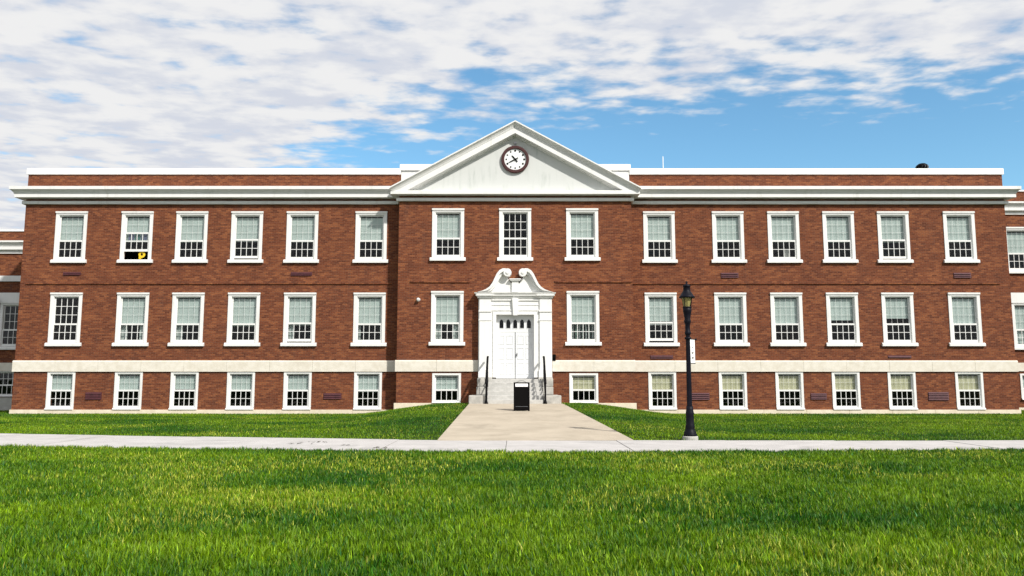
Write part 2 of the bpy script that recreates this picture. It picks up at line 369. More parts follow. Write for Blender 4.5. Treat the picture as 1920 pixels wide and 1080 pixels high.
def wall(name, x0, x1, z0, z1, y, ops, m='brick', parent=None, th=TH):
    """wall sheet facing -Y with real openings, a back face and the reveals between"""
    xs = sorted(set([x0, x1] + [v for o in ops for v in o[:2]])); zs = sorted(set([z0, z1] + [v for o in ops for v in o[2:]]))
    b = MB()
    for i in range(len(xs)-1):
        for j in range(len(zs)-1):
            cx_, cz_ = (xs[i]+xs[i+1])/2, (zs[j]+zs[j+1])/2
            if any(o[0] < cx_ < o[1] and o[2] < cz_ < o[3] for o in ops): continue
            q = [(xs[i], zs[j]), (xs[i+1], zs[j]), (xs[i+1], zs[j+1]), (xs[i], zs[j+1])]
            b.add([(p[0], y, p[1]) for p in q], [(0,1,2,3)]); b.add([(p[0], y+th, p[1]) for p in q], [(3,2,1,0)])
    def ring(a, c, e, f, inside):
        q = [(a, e), (c, e), (c, f), (a, f)]
        for i in range(4):
            p, r = q[i], q[(i+1)%4]
            face = [(p[0],y,p[1]), (p[0],y+th,p[1]), (r[0],y+th,r[1]), (r[0],y,r[1])]
            b.add(face, [(0,1,2,3)] if not inside else [(3,2,1,0)])
    for o in ops: ring(*o, True)
    ring(x0, x1, z0, z1, False)
    me = bpy.data.meshes.new(name); me.from_pydata(b.v, [], b.f); me.materials.append(MATS[m])
    return link(name, me, parent or bld)
def openings(sel):
    out = []
    for x, y, z, t, o in wins:
        if sel(x, y):
            T = TYPE[t]; out.append((x-T['w']+0.05, x+T['w']-0.05, z+T['s']*0.5, z+T['h']-0.04))
    return out
wall('wall', -HX, -CX-0.002, -0.3, 9.9, 0, openings(lambda x, y: y == 0 and x < 0))
wall('wall', CX+0.002, HX, -0.3, 9.9, 0, openings(lambda x, y: y == 0 and x > 0))
wall('wall', -CX, CX, -0.3, 9.72, YC, openings(lambda x, y: y == YC) + [(-0.9, 0.9, 1.4, 4.4)])
for s in (-1, 1):
    B(min(s*CX, s*(CX-0.3)), max(s*CX, s*(CX-0.3)), YC+TH+0.001, 0.4, -0.3, 9.7).build('wall', 'brick', bld)        # returns of the projecting bay
    B(min(s*(HX-0.002), s*(HX-0.35)), max(s*(HX-0.002), s*(HX-0.35)), TH+0.001, 14, -0.3, 9.9).build('side_wall', 'brick', bld)
# inside: floors, back wall
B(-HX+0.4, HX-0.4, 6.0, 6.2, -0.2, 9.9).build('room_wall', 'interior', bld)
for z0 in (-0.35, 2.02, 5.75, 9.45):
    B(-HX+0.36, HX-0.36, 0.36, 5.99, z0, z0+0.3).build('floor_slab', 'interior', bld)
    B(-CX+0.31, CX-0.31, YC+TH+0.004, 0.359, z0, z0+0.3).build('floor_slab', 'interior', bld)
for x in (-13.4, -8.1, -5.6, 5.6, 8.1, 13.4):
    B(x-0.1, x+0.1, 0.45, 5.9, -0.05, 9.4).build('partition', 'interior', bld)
B(-HX+0.3, HX-0.3, 0.3, 14, 9.9, 10.05).build('roof', 'roofing', bld)
# foundation course
for s in (-1, 1):
    n = 9; L = (HX+0.05-CX-0.1)/n
    for i in range(n):
        a = CX+0.1+i*L; x0, x1 = s*a, s*(a+L-0.006)
        B(min(x0,x1), max(x0,x1), -0.07, 0.1, -0.4, 0.155).build('foundation_stone', 'foundation', bld, bevel=0.008)
    for a, c in ((1.95, 3.55), (3.556, CX+0.08)):
        B(min(s*a,s*c), max(s*a,s*c), YC-0.075, YC+0.1, -0.4, 0.465).build('foundation_stone', 'foundation', bld, bevel=0.008)
# stone belt course, one block after another
def belt(x0, x1, y, n):
    L = (x1-x0)/n
    for i in range(n):
        a = x0+i*L; p = 0.065 + rnd.uniform(-0.002, 0.002)
        MB().sweep([(a+0.004, y), (a+L-0.004, y)], [(-0.1,1.825),(p,1.825),(p,2.27),(p-0.035,2.318),(-0.1,2.33)]).build('belt_stone', 'limestone', bld)
belt(-HX-0.06, -CX-0.004, 0, 9); belt(CX+0.004, HX+0.06, 0, 9)
belt(-CX-0.06, -1.62, YC, 2); belt(1.62, CX+0.06, YC, 2)
# brick string course standing out of the wall between the storeys
for x0, x1, y in ((-HX+0.25, -CX-0.35, 0), (CX+0.02, HX-0.45, 0), (-CX+0.55, -2.0, YC), (1.75, CX-0.02, YC)):
    B(x0, x1, y-0.045, y+0.05, 5.735, 5.81).build('string_course', 'brick', bld)
# cornice, with a hollow added under the corona for a dark shadow line
PROF = [(-0.2,9.385),(0.11,9.385),(0.12,9.40),(0.12,9.525),(-0.05,9.535),(-0.05,9.63),(0.345,9.65),(0.345,9.79),(0.36,9.82),(0.38,9.87),(0.44,9.94),(0.505,9.985),(0.505,10.125),(-0.2,10.22)]
LOW = [(-0.2,9.385),(0.11,9.385),(0.12,9.40),(0.12,9.525),(-0.05,9.535),(-0.05,9.63),(0.345,9.65),(0.345,9.785),(0.33,9.81),(-0.2,9.84)]
MB().sweep([(-HX,10),(-HX,0),(-CX-0.003,0)], PROF).build('cornice', 'white_paint', bld)
MB().sweep([(CX+0.003,0),(HX,0),(HX,10)], PROF).build('cornice', 'white_paint', bld)
MB().sweep([(-CX,0.3),(-CX,YC),(CX,YC),(CX,0.3)], LOW).build('cornice', 'white_paint', bld)
# parapet and coping
for s in (-1, 1):
    x0, x1 = sorted((s*5.22, s*(HX-0.02)))
    B(x0, x1, 0.004, 0.3, 10.06, 10.775).build('parapet', 'brick', bld)
    x0, x1 = sorted((s*5.22, s*(HX+0.05)))
    B(x0, x1, -0.06, 0.36, 10.776, 11.06).build('coping', 'coping', bld, bevel=0.02)
    xa, xb = sorted((s*3.0, s*5.2)); B(xa, xb, 0.0, 0.35, 10.05, 10.93).build('parapet', 'white_paint', bld)
    xa, xb = sorted((s*2.9, s*5.27)); B(xa, xb, -0.08, 0.42, 10.965, 11.25).build('coping', 'coping', bld, bevel=0.02)
# pediment
AX, ZA, ZE = 5.56, 12.97, 9.93
ztop = lambda x: ZA - (ZA-ZE)*abs(x)/AX
rp = [(-0.15,-0.62),(0.03,-0.62),(0.03,-0.56),(0.33,-0.535),(0.33,-0.275),(0.345,-0.25),(0.365,-0.19),(0.43,-0.10),(0.50,-0.06),(0.50,0.0),(-0.15,0.03)]
b = MB(); m_ = len(rp)
for x in (-AX, 0, AX):
    for p, dz in rp:
        xe = min(AX, AX*(ZA+dz-9.79)/(ZA-ZE)); xx = math.copysign(xe, x) if x else 0.0
        b.v.append((xx, YC-p, ztop(xx)+dz))
for i in range(2):
    for j in range(m_): b.f.append((i*m_+j, i*m_+(j+1)%m_, (i+1)*m_+(j+1)%m_, (i+1)*m_+j))
b.f += [tuple(range(m_)), tuple(2*m_+j for j in range(m_))]
b.build('raking_cornice', 'white_paint', bld)
MB().prism([(-5.15,9.74),(5.15,9.74),(5.15,ztop(5.15)-0.3),(0,ZA-0.3),(-5.15,ztop(5.15)-0.3)], YC+0.005, YC+0.25).build('tympanum', 'stucco', bld)
MB().prism([(-AX+0.1,ZE-0.2),(0,ZA-0.25),(AX-0.1,ZE-0.2),(AX-0.1,ztop(AX-0.1)-0.02),(0,ZA-0.02),(-AX+0.1,ztop(AX-0.1)-0.02)], YC+0.152, 7.0).build('gable_roof', 'roofing', bld)
B(-0.045, 0.045, YC-0.09, YC+0.02, 12.02, 12.10).build('gable_lamp', 'steel', bld)
# wings, set back
for s, top, par in ((-1, 8.39, 8.90), (1, 10.38, 10.95)):
    xa, xb = sorted((s*(HX-0.3), s*46.0))
    ops = [o_ for o_ in openings(lambda x, y: y == YW and x*s > 0)]
    wall('wing_wall', xa, xb, -0.3, par, YW, ops)
    c = top
    pr = [(-0.1,c-0.62),(0.06,c-0.62),(0.06,c-0.46),(0.18,c-0.44),(0.18,c-0.30),(0.12,c-0.28),(0.24,c-0.10),(0.30,c-0.08),(0.30,c),(-0.1,c+0.03)]
    MB().sweep([(xa,YW),(xb,YW)], pr).build('wing_cornice', 'white_paint', bld)
    B(xa, xb, YW-0.05, YW+0.4, par+0.002, par+0.08).build('wing_coping', 'coping', bld)
    nb = 6; L = (xb-xa)/nb
    for i in range(nb):
        B(xa+i*L+0.004, xa+(i+1)*L-0.004, YW-0.06, YW+0.1, 1.90, 2.31).build('belt_stone', 'limestone', bld)
    B(xa, xb, YW-0.05, YW+0.1, -0.4, 0.62 if s < 0 else 0.12).build('wing_foundation', 'plinth_concrete' if s < 0 else 'foundation', bld)
    if s < 0: B(xa, xb, YW-0.08, YW+0.1, 6.36, 6.64).build('wing_band', 'white_paint', bld)
    B(xa, xb, YW+2.5, YW+2.7, -0.3, par).build('room_wall', 'interior', bld)
    B(xa, xb, YW+TH+0.01, YW+2.49, par-0.4, par-0.2).build('roof', 'roofing', bld)
    B(xa, xb, YW+TH+0.01, YW+2.49, 2.1, 2.3).build('floor_slab', 'interior', bld)

# ---- windows
CACHE = {}
def cached(key, fn):
    if key not in CACHE: CACHE[key] = fn()
    return CACHE[key]
def casing(T, hood):
    w, h, s, g_ = T['w'], T['h'], T['s'], T['g']; gi = g_+0.07; b = MB()
    b.box(-w, -gi, -0.028, 0.13, s+0.001, h); b.box(gi, w, -0.028, 0.13, s+0.001, h)
    b.box(-gi, gi, -0.027, 0.13, T['gt']+0.055, h-0.001)
    if T['head']:
        b.box(-w-0.012, w+0.012, -0.065, 0.02, h-0.065, h+0.012)          # head moulding
        b.box(-w+0.05, w-0.05, -0.04, 0.0, h-0.115, h-0.095)
    if hood: b.box(-w-0.06, w+0.06, -0.06, 0.1, h+0.013, h+0.45)
    # blind stop
    b.box(-gi, -gi+0.02, -0.012, 0.05, s, T['gt']+0.055); b.box(gi-0.02, gi, -0.012, 0.05, s, T['gt']+0.055)
    return b.mesh('window', 'white_paint')
def sill(T):
    e = 0.085 if T['head'] else 0.0
    return MB().sweep([(-T['w']-e, 0), (T['w']+e, 0)], [(-0.12,0.0),(0.105,0.0),(0.105,T['s']-0.06),(0.09,T['s']-0.045),(0.03,T['s']-0.012),(-0.12,T['s'])]).mesh('sill', 'white_paint')
def sash(T, upper, thin=True):
    g_ = T['g']; gi = g_+0.068; z0, z1 = (T['r1'], T['gt']) if upper else (T['gb'], T['r0']); rows = T['ru'] if upper else T['rl']
    y0, y1 = (0.062, 0.10) if upper else (0.020, 0.058); b = MB()
    zb = T['r0']+0.004 if upper else T['s']+0.004; zt = T['gt']+0.053 if upper else T['r1']
    b.box(-gi, -g_, y0, y1, zb, zt); b.box(g_, gi, y0, y1, zb, zt)
    b.box(-g_, g_, y0, y1, zb, z0); b.box(-g_, g_, y0, y1, z1, zt)
    for i in range(1, 4):
        x = -g_+2*g_*i/4; mw = 0.0036 if upper and thin else 0.0115
        b.box(x-mw, x+mw, y0+(0.018 if upper and thin else 0.006), y1-(0.014 if upper and thin else 0.004), z0, z1)
    for j in range(1, rows):
        z = z0+(z1-z0)*j/rows; b.box(-g_, g_, y0+(0.0175 if upper and thin else 0.008), y1-(0.0145 if upper and thin else 0.006), z-mw, z+mw)
    return b.mesh('sash', 'white_paint')
def pane_cells(T, upper):
    g_ = T['g']; z0, z1 = (T['r1'], T['gt']) if upper else (T['gb'], T['r0']); rows = T['ru'] if upper else T['rl']
    pw, ph = 2*g_/4, (z1-z0)/rows; y = 0.082 if upper else 0.040
    return [(-g_+pw*(i+0.5), y, z0+ph*(j+0.5)) for j in range(rows) for i in range(4)], pw/2-0.0005, ph/2-0.0005
rest = MB()                       # panes beyond the three hundred largest
count = 0
def curtain(x0, x1, z0, z1, y, n=14, amp=0.016):
    vs, fs = [], []
    for i in range(n+1):
        x = x0+(x1-x0)*i/n; d = amp*math.sin(i*1.9)
        vs += [(x, y+d, z0), (x, y+d, z1), (x, y+d+0.004, z1), (x, y+d+0.004, z0)]
    for i in range(n):
        a, c = 4*i, 4*i+4
        for q in range(4): fs.append((a+q, a+(q+1)%4, c+(q+1)%4, c+q))
    fs += [(0,1,2,3), (4*n+3,4*n+2,4*n+1,4*n)]
    return MB().add(vs, fs)
for (x, y, z, t, o) in wins:
    T = TYPE[t]; w = link('window', cached(('c', t, o.get('hood')), lambda: casing(T, o.get('hood'))), bld, (x, y, z))
    link('sill', cached(('s', t), lambda: sill(T)), w)
    link('sash', cached(('u', t, o.get('noblind')), lambda: sash(T, True, not o.get('noblind'))), w)
    lift = o.get('open', 0.0)
    link('sash', cached(('l', t), lambda: sash(T, False)), w, (0, 0, lift))
    for upper in (True, False):
        cells, hw, hh = pane_cells(T, upper); dz = 0 if upper else lift
        single = ((not upper) or o.get('noblind')) and t in ('upper', 'first') and not o.get('far')
        for c in cells:
            if single:
                link('pane', cached(('p', t, upper), lambda: B(-hw, hw, -0.0015, 0.0015, -hh, hh).mesh('pane', 'glass')), w, (c[0], c[1], c[2]+dz)); count += 1
            else:
                rest.box(x+c[0]-hw, x+c[0]+hw, y+c[1]-0.0015, y+c[1]+0.0015, z+c[2]+dz-hh, z+c[2]+dz+hh)
    gi = T['g']+0.055
    if not o.get('noblind'):
        zb = o.get('blind', T['r0']+0.02) + rnd.uniform(-0.012, 0.012)
        bl = B(-gi+0.02, gi-0.02, 0.150, 0.153, zb, T['gt']-0.05); bl.box(-gi+0.02, gi-0.02, 0.146, 0.157, zb-0.025, zb)
        bl.build('blind', 'blind_cream' if o.get('cream') else 'blind', w)
    if 'curt' in o:
        for q, cw in enumerate(o['curt']):
            if cw <= 0: continue
            x0, x1 = (-gi, -gi+0.08+cw) if q == 0 else (gi-0.08-cw, gi)
            curtain(x0, x1, T['gb']-0.05, T['r1'], 0.19).build('curtain', 'curtain', w)
    if 'stripes' in o:
        for i in range(7):
            xx = -0.44+i*0.145; curtain(xx-0.042, xx+0.042, T['gb']-0.05, T['r1'], 0.20, 6, 0.02).build('curtain', 'curtain_green' if i % 2 else 'curtain', w)
    if 'items' in o:
        for i, (xx, hw_, m) in enumerate(((-0.30, 0.13, 'cloth_violet'), (-0.02, 0.12, 'cloth_teal'), (0.28, 0.14, 'cloth_violet'))):
            curtain(xx-hw_, xx+hw_, 1.08, 1.42, 0.125, 6, 0.008).build('cloth', m, w)
    if 'paper' in o: B(0.02, 0.26, 0.13, 0.134, 0.28, 0.60).build('paper', 'grey_plastic', w)
tag(rest.build('window_panes', 'glass', bld), kind='stuff')

# ---- louvred wall vents
def vent(x, y, z, w, h):
    v = B(-w/2, w/2, -0.012, 0.04, 0, h).build('wall_vent', 'vent_red', bld, (x, y, z))
    n = max(1, int(h/0.07))
    for i in range(n):
        zz = h*(i+0.5)/n
        MB().add([(-w/2+0.02,-0.045,zz-0.03),(w/2-0.02,-0.045,zz-0.03),(w/2-0.02,-0.012,zz+0.012),(-w/2+0.02,-0.012,zz+0.012),
                  (-w/2+0.02,-0.045,zz-0.022),(w/2-0.02,-0.045,zz-0.022),(w/2-0.02,-0.012,zz+0.020),(-w/2+0.02,-0.012,zz+0.020)],
                 [(0,1,2,3),(7,6,5,4),(0,4,5,1),(1,5,6,2),(2,6,7,3),(3,7,4,0)]).build('louvre', 'vent_red', v)
for px_, z, w, h in ((-18.65,0.60,0.72,0.32),(-8.08,0.62,0.80,0.26),(8.15,0.58,0.90,0.32),(13.42,0.60,0.72,0.28),(18.72,0.57,0.92,0.36),
                     (-19.95,6.14,0.80,0.14),(-9.62,6.12,0.96,0.16),(9.65,6.02,0.80,0.24),(20.12,6.02,0.80,0.24),(6.52,2.40,1.02,0.15),(17.1,2.42,1.05,0.13)):
    vent(px_, 0, z, w, h)

# ---- entrance: door case with swan-neck pediment
dc = B(-0.05, 0.05, YC-0.02, YC, 5.2, 5.3).build('door_surround', 'white_paint', bld)
for s in (-1, 1):
    q = MB(); xa = lambda a, c: sorted((s*a, s*c))
    q.box(*xa(0.84, 1.60), YC-0.30, YC+0.2, 1.565, 5.10).build('jamb', 'white_paint', dc)
    q = MB(); q.box(*xa(1.06, 1.56), YC-0.37, YC-0.30, 1.90, 4.02)
    q.box(*xa(1.02, 1.595), YC-0.41, YC-0.301, 1.566, 1.90); q.box(*xa(1.03, 1.59), YC-0.39, YC-0.302, 4.02, 4.07)
    q.box(*xa(1.06, 1.56), YC-0.365, YC-0.303, 4.07, 4.40); q.box(*xa(1.03, 1.59), YC-0.40, YC-0.304, 4.40, 4.47)
    q.box(*xa(1.06, 1.56), YC-0.36, YC-0.305, 4.47, 5.02)
    q.build('pilaster', 'white_paint', dc, bevel=0.008)
    B(*xa(0.82, 0.97), YC-0.335, YC-0.306, 1.567, 4.42).build('architrave', 'white_paint', dc)
    # stone plinth under the pilaster
    for i, (z0, z1, x1) in enumerate(((0.30, 0.80, 1.66), (0.803, 1.20, 1.60), (1.203, 1.563, 1.62))):
        B(*xa(1.0, x1), YC-0.42, YC-0.01, z0, z1).build('plinth_stone', 'granite', dc, bevel=0.02)
    out = [(-1.64,5.265),(-1.45,5.315),(-1.27,5.39),(-1.12,5.50),(-1.00,5.66),(-0.90,5.87),(-0.80,6.08),(-0.69,6.22),(-0.55,6.30),(-0.42,6.30),(-0.31,6.22),(-0.245,6.12)]
    inn = [(-0.36,6.03),(-0.43,6.07),(-0.50,6.055),(-0.585,5.99),(-0.68,5.86),(-0.77,5.69),(-0.88,5.50),(-1.01,5.37),(-1.18,5.285),(-1.40,5.262),(-1.64,5.255)]
    mir = lambda P: [(-a*s, c) for a, c in P]
    # swept S-shaped moulding in two steps
    b = MB(); OUT = mir(out); INN = mir(inn[::-1]); 
    def band(o0, o1, y0, y1):
        n = min(len(o0), len(o1)); vs, fs = [], []
        for i in range(n):
            a, c = o0[i], o1[i]; vs += [(a[0],y0,a[1]),(c[0],y0,c[1]),(c[0],y1,c[1]),(a[0],y1,a[1])]
        for i in range(n-1):
            for k_ in range(4): fs.append((4*i+k_, 4*i+(k_+1)%4, 4*i+4+(k_+1)%4, 4*i+4+k_))
        fs += [(0,1,2,3), (4*n-1,4*n-2,4*n-3,4*n-4)]
        return MB().add(vs, fs)
    i2 = INN+[INN[-1]]
    mid = [((a[0]*0.45+c[0]*0.55), (a[1]*0.45+c[1]*0.55)) for a, c in zip(OUT, i2)]
    band(OUT, mid, YC-0.50, YC-0.02).build('scroll', 'white_paint', dc)
    band(mid, i2, YC-0.42, YC-0.021).build('scroll', 'white_paint', dc)
    ro = MB(); ro.discy(s*-0.335, 6.12, 0.175, YC-0.53, YC-0.03, 24); ro.discy(s*-0.335, 6.12, 0.07, YC-0.56, YC-0.52, 14)
    ro.build('rosette', 'white_paint', dc)
    tp = [(-1.5,5.25)] + [(a, c) for a, c in inn[::-1][1:-1]] + [(-0.34,5.93),(-0.22,5.72),(-0.15,5.66),(0.0,5.66),(0.0,5.25)]
    MB().prism(mir(tp), YC-0.27+0.001*s, YC-0.02).build('pediment_panel', 'white_paint', dc)
MB().box(-0.84, 0.84, YC-0.30, YC+0.2, 4.285, 5.099).build('lintel', 'white_paint', dc)
e = MB(); e.box(-1.03, 1.03, YC-0.33, YC-0.301, 4.46, 4.52); e.box(-1.03, 1.03, YC-0.32, YC-0.3005, 4.70, 4.73); e.box(-1.03, 1.03, YC-0.345, YC-0.3015, 4.90, 4.95)
e.box(-0.97, 0.97, YC-0.336, YC-0.3025, 4.287, 4.40)
e.build('entablature', 'white_paint', dc)
MB().sweep([(-1.60,YC+0.1),(-1.60,YC-0.30),(1.60,YC-0.30),(1.60,YC+0.1)], [(-0.3,5.02),(0.05,5.02),(0.06,5.09),(0.12,5.11),(0.12,5.16),(0.16,5.20),(0.18,5.25),(-0.3,5.27)]).build('door_cornice', 'white_paint', dc)
MB().sweep([(-1.57,YC-0.1),(-1.57,YC-0.36),(-1.05,YC-0.36),(-1.05,YC-0.30)], [(-0.05,5.021),(0.06,5.021),(0.07,5.085),(0.125,5.105),(0.125,5.158),(-0.05,5.17)]).build('door_cornice', 'white_paint', dc)
MB().sweep([(1.05,YC-0.30),(1.05,YC-0.36),(1.57,YC-0.36),(1.57,YC-0.1)], [(-0.05,5.021),(0.06,5.021),(0.07,5.085),(0.125,5.105),(0.125,5.158),(-0.05,5.17)]).build('door_cornice', 'white_paint', dc)
MB().prism([(-0.09,4.24),(0.09,4.24),(0.14,5.0),(-0.14,5.0)], YC-0.42, YC-0.29).build('keystone', 'white_paint', dc, bevel=0.015)
pd = MB(); pd.box(-0.15, 0.15, YC-0.36, YC-0.02, 5.272, 5.76); pd.box(-0.22, 0.22, YC-0.42, YC-0.019, 5.76, 5.81); pd.box(-0.26, 0.26, YC-0.45, YC-0.018, 5.81, 5.86)
pd.build('pedestal', 'white_paint', dc, bevel=0.01)
# door leaves and transom
YD = YC-0.06
for s in (-1, 1):
    xa, xb = sorted((s*0.016, s*0.835))
    d = B(xa, xb, YD, YD+0.06, 1.525, 3.53).build('door', 'white_door', dc)
    for z0, z1 in ((1.70, 2.22), (2.36, 2.86), (3.0, 3.40)):
        for c in (0.235, 0.62):
            x0, x1 = s*c-0.145, s*c+0.145; p = MB()
            p.box(x0, x1, YD-0.012, YD-0.0005, z0, z0+0.025); p.box(x0, x1, YD-0.012, YD-0.0005, z1-0.025, z1)
            p.box(x0, x0+0.025, YD-0.012, YD-0.0006, z0+0.026, z1-0.026); p.box(x1-0.025, x1, YD-0.012, YD-0.0006, z0+0.026, z1-0.026)
            p.build('door_panel', 'white_door', d)
    if s > 0:
        B(0.06, 0.10, YD-0.07, YD, 2.50, 2.62).build('handle', 'steel', d, bevel=0.008)
B(-0.016, 0.016, YD+0.03, YD+0.05, 1.525, 3.53).build('door_gap', 'door_gap', dc)
# transom panel pierced by five pointed lights
def arch(cx_, hw, z0, z1, zs):
    R_ = hw*1.45; pts = [(cx_-hw, z0), (cx_+hw, z0)]
    for i in range(7):
        t_ = i/6; ang = t_*math.acos((R_-hw)/R_); pts.append((cx_+hw-R_+R_*math.cos(ang), zs+R_*math.sin(ang)*(z1-zs)/(R_*math.sin(math.acos((R_-hw)/R_)))))
    for p in pts[2:-1][::-1]: pts.append((2*cx_-p[0], p[1]))
    return pts
tr = MB(); xs5 = [-0.60+0.30*i for i in range(5)]; hw = 0.088; zb, zt, zsp = 3.71, 4.10, 3.95
tr.box(-0.835, 0.835, YD+0.001, YD+0.05, 3.535, zb); tr.box(-0.835, 0.835, YD+0.001, YD+0.05, zt, 4.284)
ed = [-0.835] + [v for c in xs5 for v in (c-hw, c+hw)] + [0.835]
for i in range(0, len(ed), 2): tr.box(ed[i], ed[i+1], YD+0.001, YD+0.05, zb, zt)
for c in xs5:                                             # spandrels above each pointed light
    a = arch(c, hw, zb, zt-0.004, zsp); right = a[1:9]
    for sgn in (1, -1):
        P = [(c+sgn*(p[0]-c), p[1]) for p in right[1:]]
        tr.prism([(c+sgn*hw, zt)] + P + [(c, zt)], YD+0.0015, YD+0.0495)
tr.build('transom', 'white_door', dc)
for c in xs5: B(c-hw-0.01, c+hw+0.01, YD+0.052, YD+0.056, zb-0.01, zt).build('transom_pane', 'glass', dc)
# mould rings round the lights
for c in xs5:
    o_, i_ = arch(c, hw+0.02, zb-0.02, zt+0.016, zsp), arch(c, hw, zb, zt-0.004, zsp); n = len(o_); vs, fs = [], []
    for i in range(n): vs += [(o_[i][0],YD-0.012,o_[i][1]), (i_[i][0],YD-0.012,i_[i][1]), (i_[i][0],YD+0.0007,i_[i][1]), (o_[i][0],YD+0.0007,o_[i][1])]
    for i in range(n):
        for k_ in range(4): fs.append((4*i+k_, 4*i+(k_+1)%4, 4*((i+1)%n)+(k_+1)%4, 4*((i+1)%n)+k_))
    MB().add(vs, fs).build('light_moulding', 'white_door', dc)
B(-0.9, 0.9, YC+0.19, YC+0.34, 1.2, 1.515).build('threshold', 'step_stone', dc)
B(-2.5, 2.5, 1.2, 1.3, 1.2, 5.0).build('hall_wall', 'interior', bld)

# ------------------------------------------------------------------ entrance steps
st = tag(link('entrance_steps', None, None, (0, -2.2, 0.4)), 'pale stone entrance steps with rough granite cheek blocks below white door', 'steps')
def stp(name, mb, m, bev=0.012):
    for i, v in enumerate(mb.v): mb.v[i] = (v[0], v[1]+2.2, v[2]-0.4)
    return mb.build(name, m, st, bevel=bev)
zb0, rise = 0.485, 0.172
for i in range(6):
    y0 = -3.0 + i*0.29; y1 = YD-0.001 if i == 5 else y0+0.33
    stp('step', B(-1.14, 1.14, y0, y1, (zb0-0.3) if i == 0 else zb0+i*rise-0.12, zb0+(i+1)*rise-0.002*i), 'step_stone')
stp('step_core', B(-1.10, 1.10, -1.50, YC-0.01, 0.2, 1.38), 'granite')
for i in range(6): stp('riser', B(-1.13, 1.13, -3.0+i*0.29+0.02, -3.0+i*0.29+0.30, zb0+i*rise-0.2, zb0+(i+1)*rise-0.05), 'granite')
for s in (-1, 1):
    for z0, z1, ya, yb, x0, x1 in ((0.2,0.83,-2.95,-2.25,1.15,1.86), (0.2,0.83,-2.245,-1.06,1.15,1.83), (0.835,1.18,-2.20,-1.66,1.15,1.60), (0.835,1.18,-1.655,-1.06,1.15,1.58), (1.185,1.52,-1.95,-1.06,1.15,1.60)):
        x0, x1 = sorted((s*(x0+rnd.uniform(0,0.02)), s*(x1+rnd.uniform(-0.02,0.03))))
        stp('cheek_block', B(x0, x1, ya, yb, z0, z1), 'granite', 0.03)
# ------------------------------------------------------------------ handrails
def rail(x, label):
    t = tag(link('handrail', None, None, (x, -3.05, 0.5)), label, 'handrail', 'handrails of the entrance steps')
    def part(n, mb, **k_): 
        mb.v = [(a, c, d) for a, c, d in mb.v]; return mb.build(n, 'black_metal', t, **k_)
    part('post', MB().tube([(0,0,0),(0,0,0.92)], 0.038, 10))
    part('post_shoe', MB().lathe([(0.075,0),(0.075,0.03),(0.05,0.10),(0.035,0.20)], 14))
    part('post', MB().tube([(0,1.50,1.0),(0,1.50,1.92)], 0.028, 10))
    part('rail', MB().tube([(0,-0.22,0.80),(0,-0.18,0.86),(0,0,0.95),(0,1.50,1.93),(0,1.85,1.94)], 0.046, 10))
    part('lower_rail', MB().tube([(0,0,0.30),(0,1.50,1.27)], 0.03, 8))
    for i in range(1, 6):
        y = 0.25*i; part('baluster', MB().tube([(0,y,0.30+y*0.647),(0,y,0.95+y*0.653)], 0.012, 6))
    return t
rail(-1.17, 'black metal handrail at the left of the entrance steps'); rail(1.22, 'black metal handrail at the right of the entrance steps')

# ------------------------------------------------------------------ clock
ck = tag(link('wall_clock', None, None, (0, YC, 11.30)), 'round white clock with dark red rim in the white pediment', 'clock')
MB().discy(0, 0, 0.625, -0.11, 0.01, 48, 0.49).build('rim', 'clock_red', ck, smooth=False, bevel=0.02)
MB().discy(0, 0, 0.495, -0.05, 0.0, 48).build('face', 'clock_face', ck)
for i in range(12):
    a = R(30*i); r_ = 0.40; MB().discy(r_*math.sin(a), r_*math.cos(a), 0.046 if i in (0,2,3,4,8) else 0.036, -0.06, -0.049, 12).build('hour_mark', 'black_plastic', ck)
def hand(ang, L, tail, w, y, name):
    d = Vector((math.sin(R(ang)), math.cos(R(ang)))); n_ = Vector((d.y, -d.x))
    P = [-d*tail-n_*w*0.9, -d*tail+n_*w*0.9, n_*w*0.8, d*L*0.7+n_*w*0.75, d*L, d*L*0.7-n_*w*0.75, -n_*w*0.8]
    MB().prism([(p.x, p.y) for p in P], y-0.008, y).build(name, 'black_plastic', ck)
hand(320, 0.25, 0.15, 0.036, -0.066, 'hour_hand'); hand(243, 0.37, 0.15, 0.024, -0.080, 'minute_hand')
MB().discy(0, 0, 0.045, -0.092, -0.05, 16).build('hub', 'black_plastic', ck)

# ------------------------------------------------------------------ lamp post
LX, LY = 4.24, -16.05; LZ = 0.0
lp = tag(link('lamp_post', None, None, (LX, LY, LZ)), 'black lantern-topped lamp post with fluted base beside the path', 'lamp post')
def L(n, prof, m='lamp_metal', nn=18, smooth=True, par=lp): return MB().lathe(prof, nn).build(n, m, par, smooth=smooth)
L('footing', [(0.185,-0.1),(0.185,0.07),(0.17,0.085)], 'plinth_concrete', 24, False)
L('base', [(0.165,0.086),(0.165,0.12),(0.15,0.15),(0.15,0.18),(0.12,0.22),(0.11,0.28),(0.118,0.31),(0.098,0.36),(0.095,0.58),(0.104,0.62),(0.095,0.66),(0.085,0.72),(0.08,0.80)])
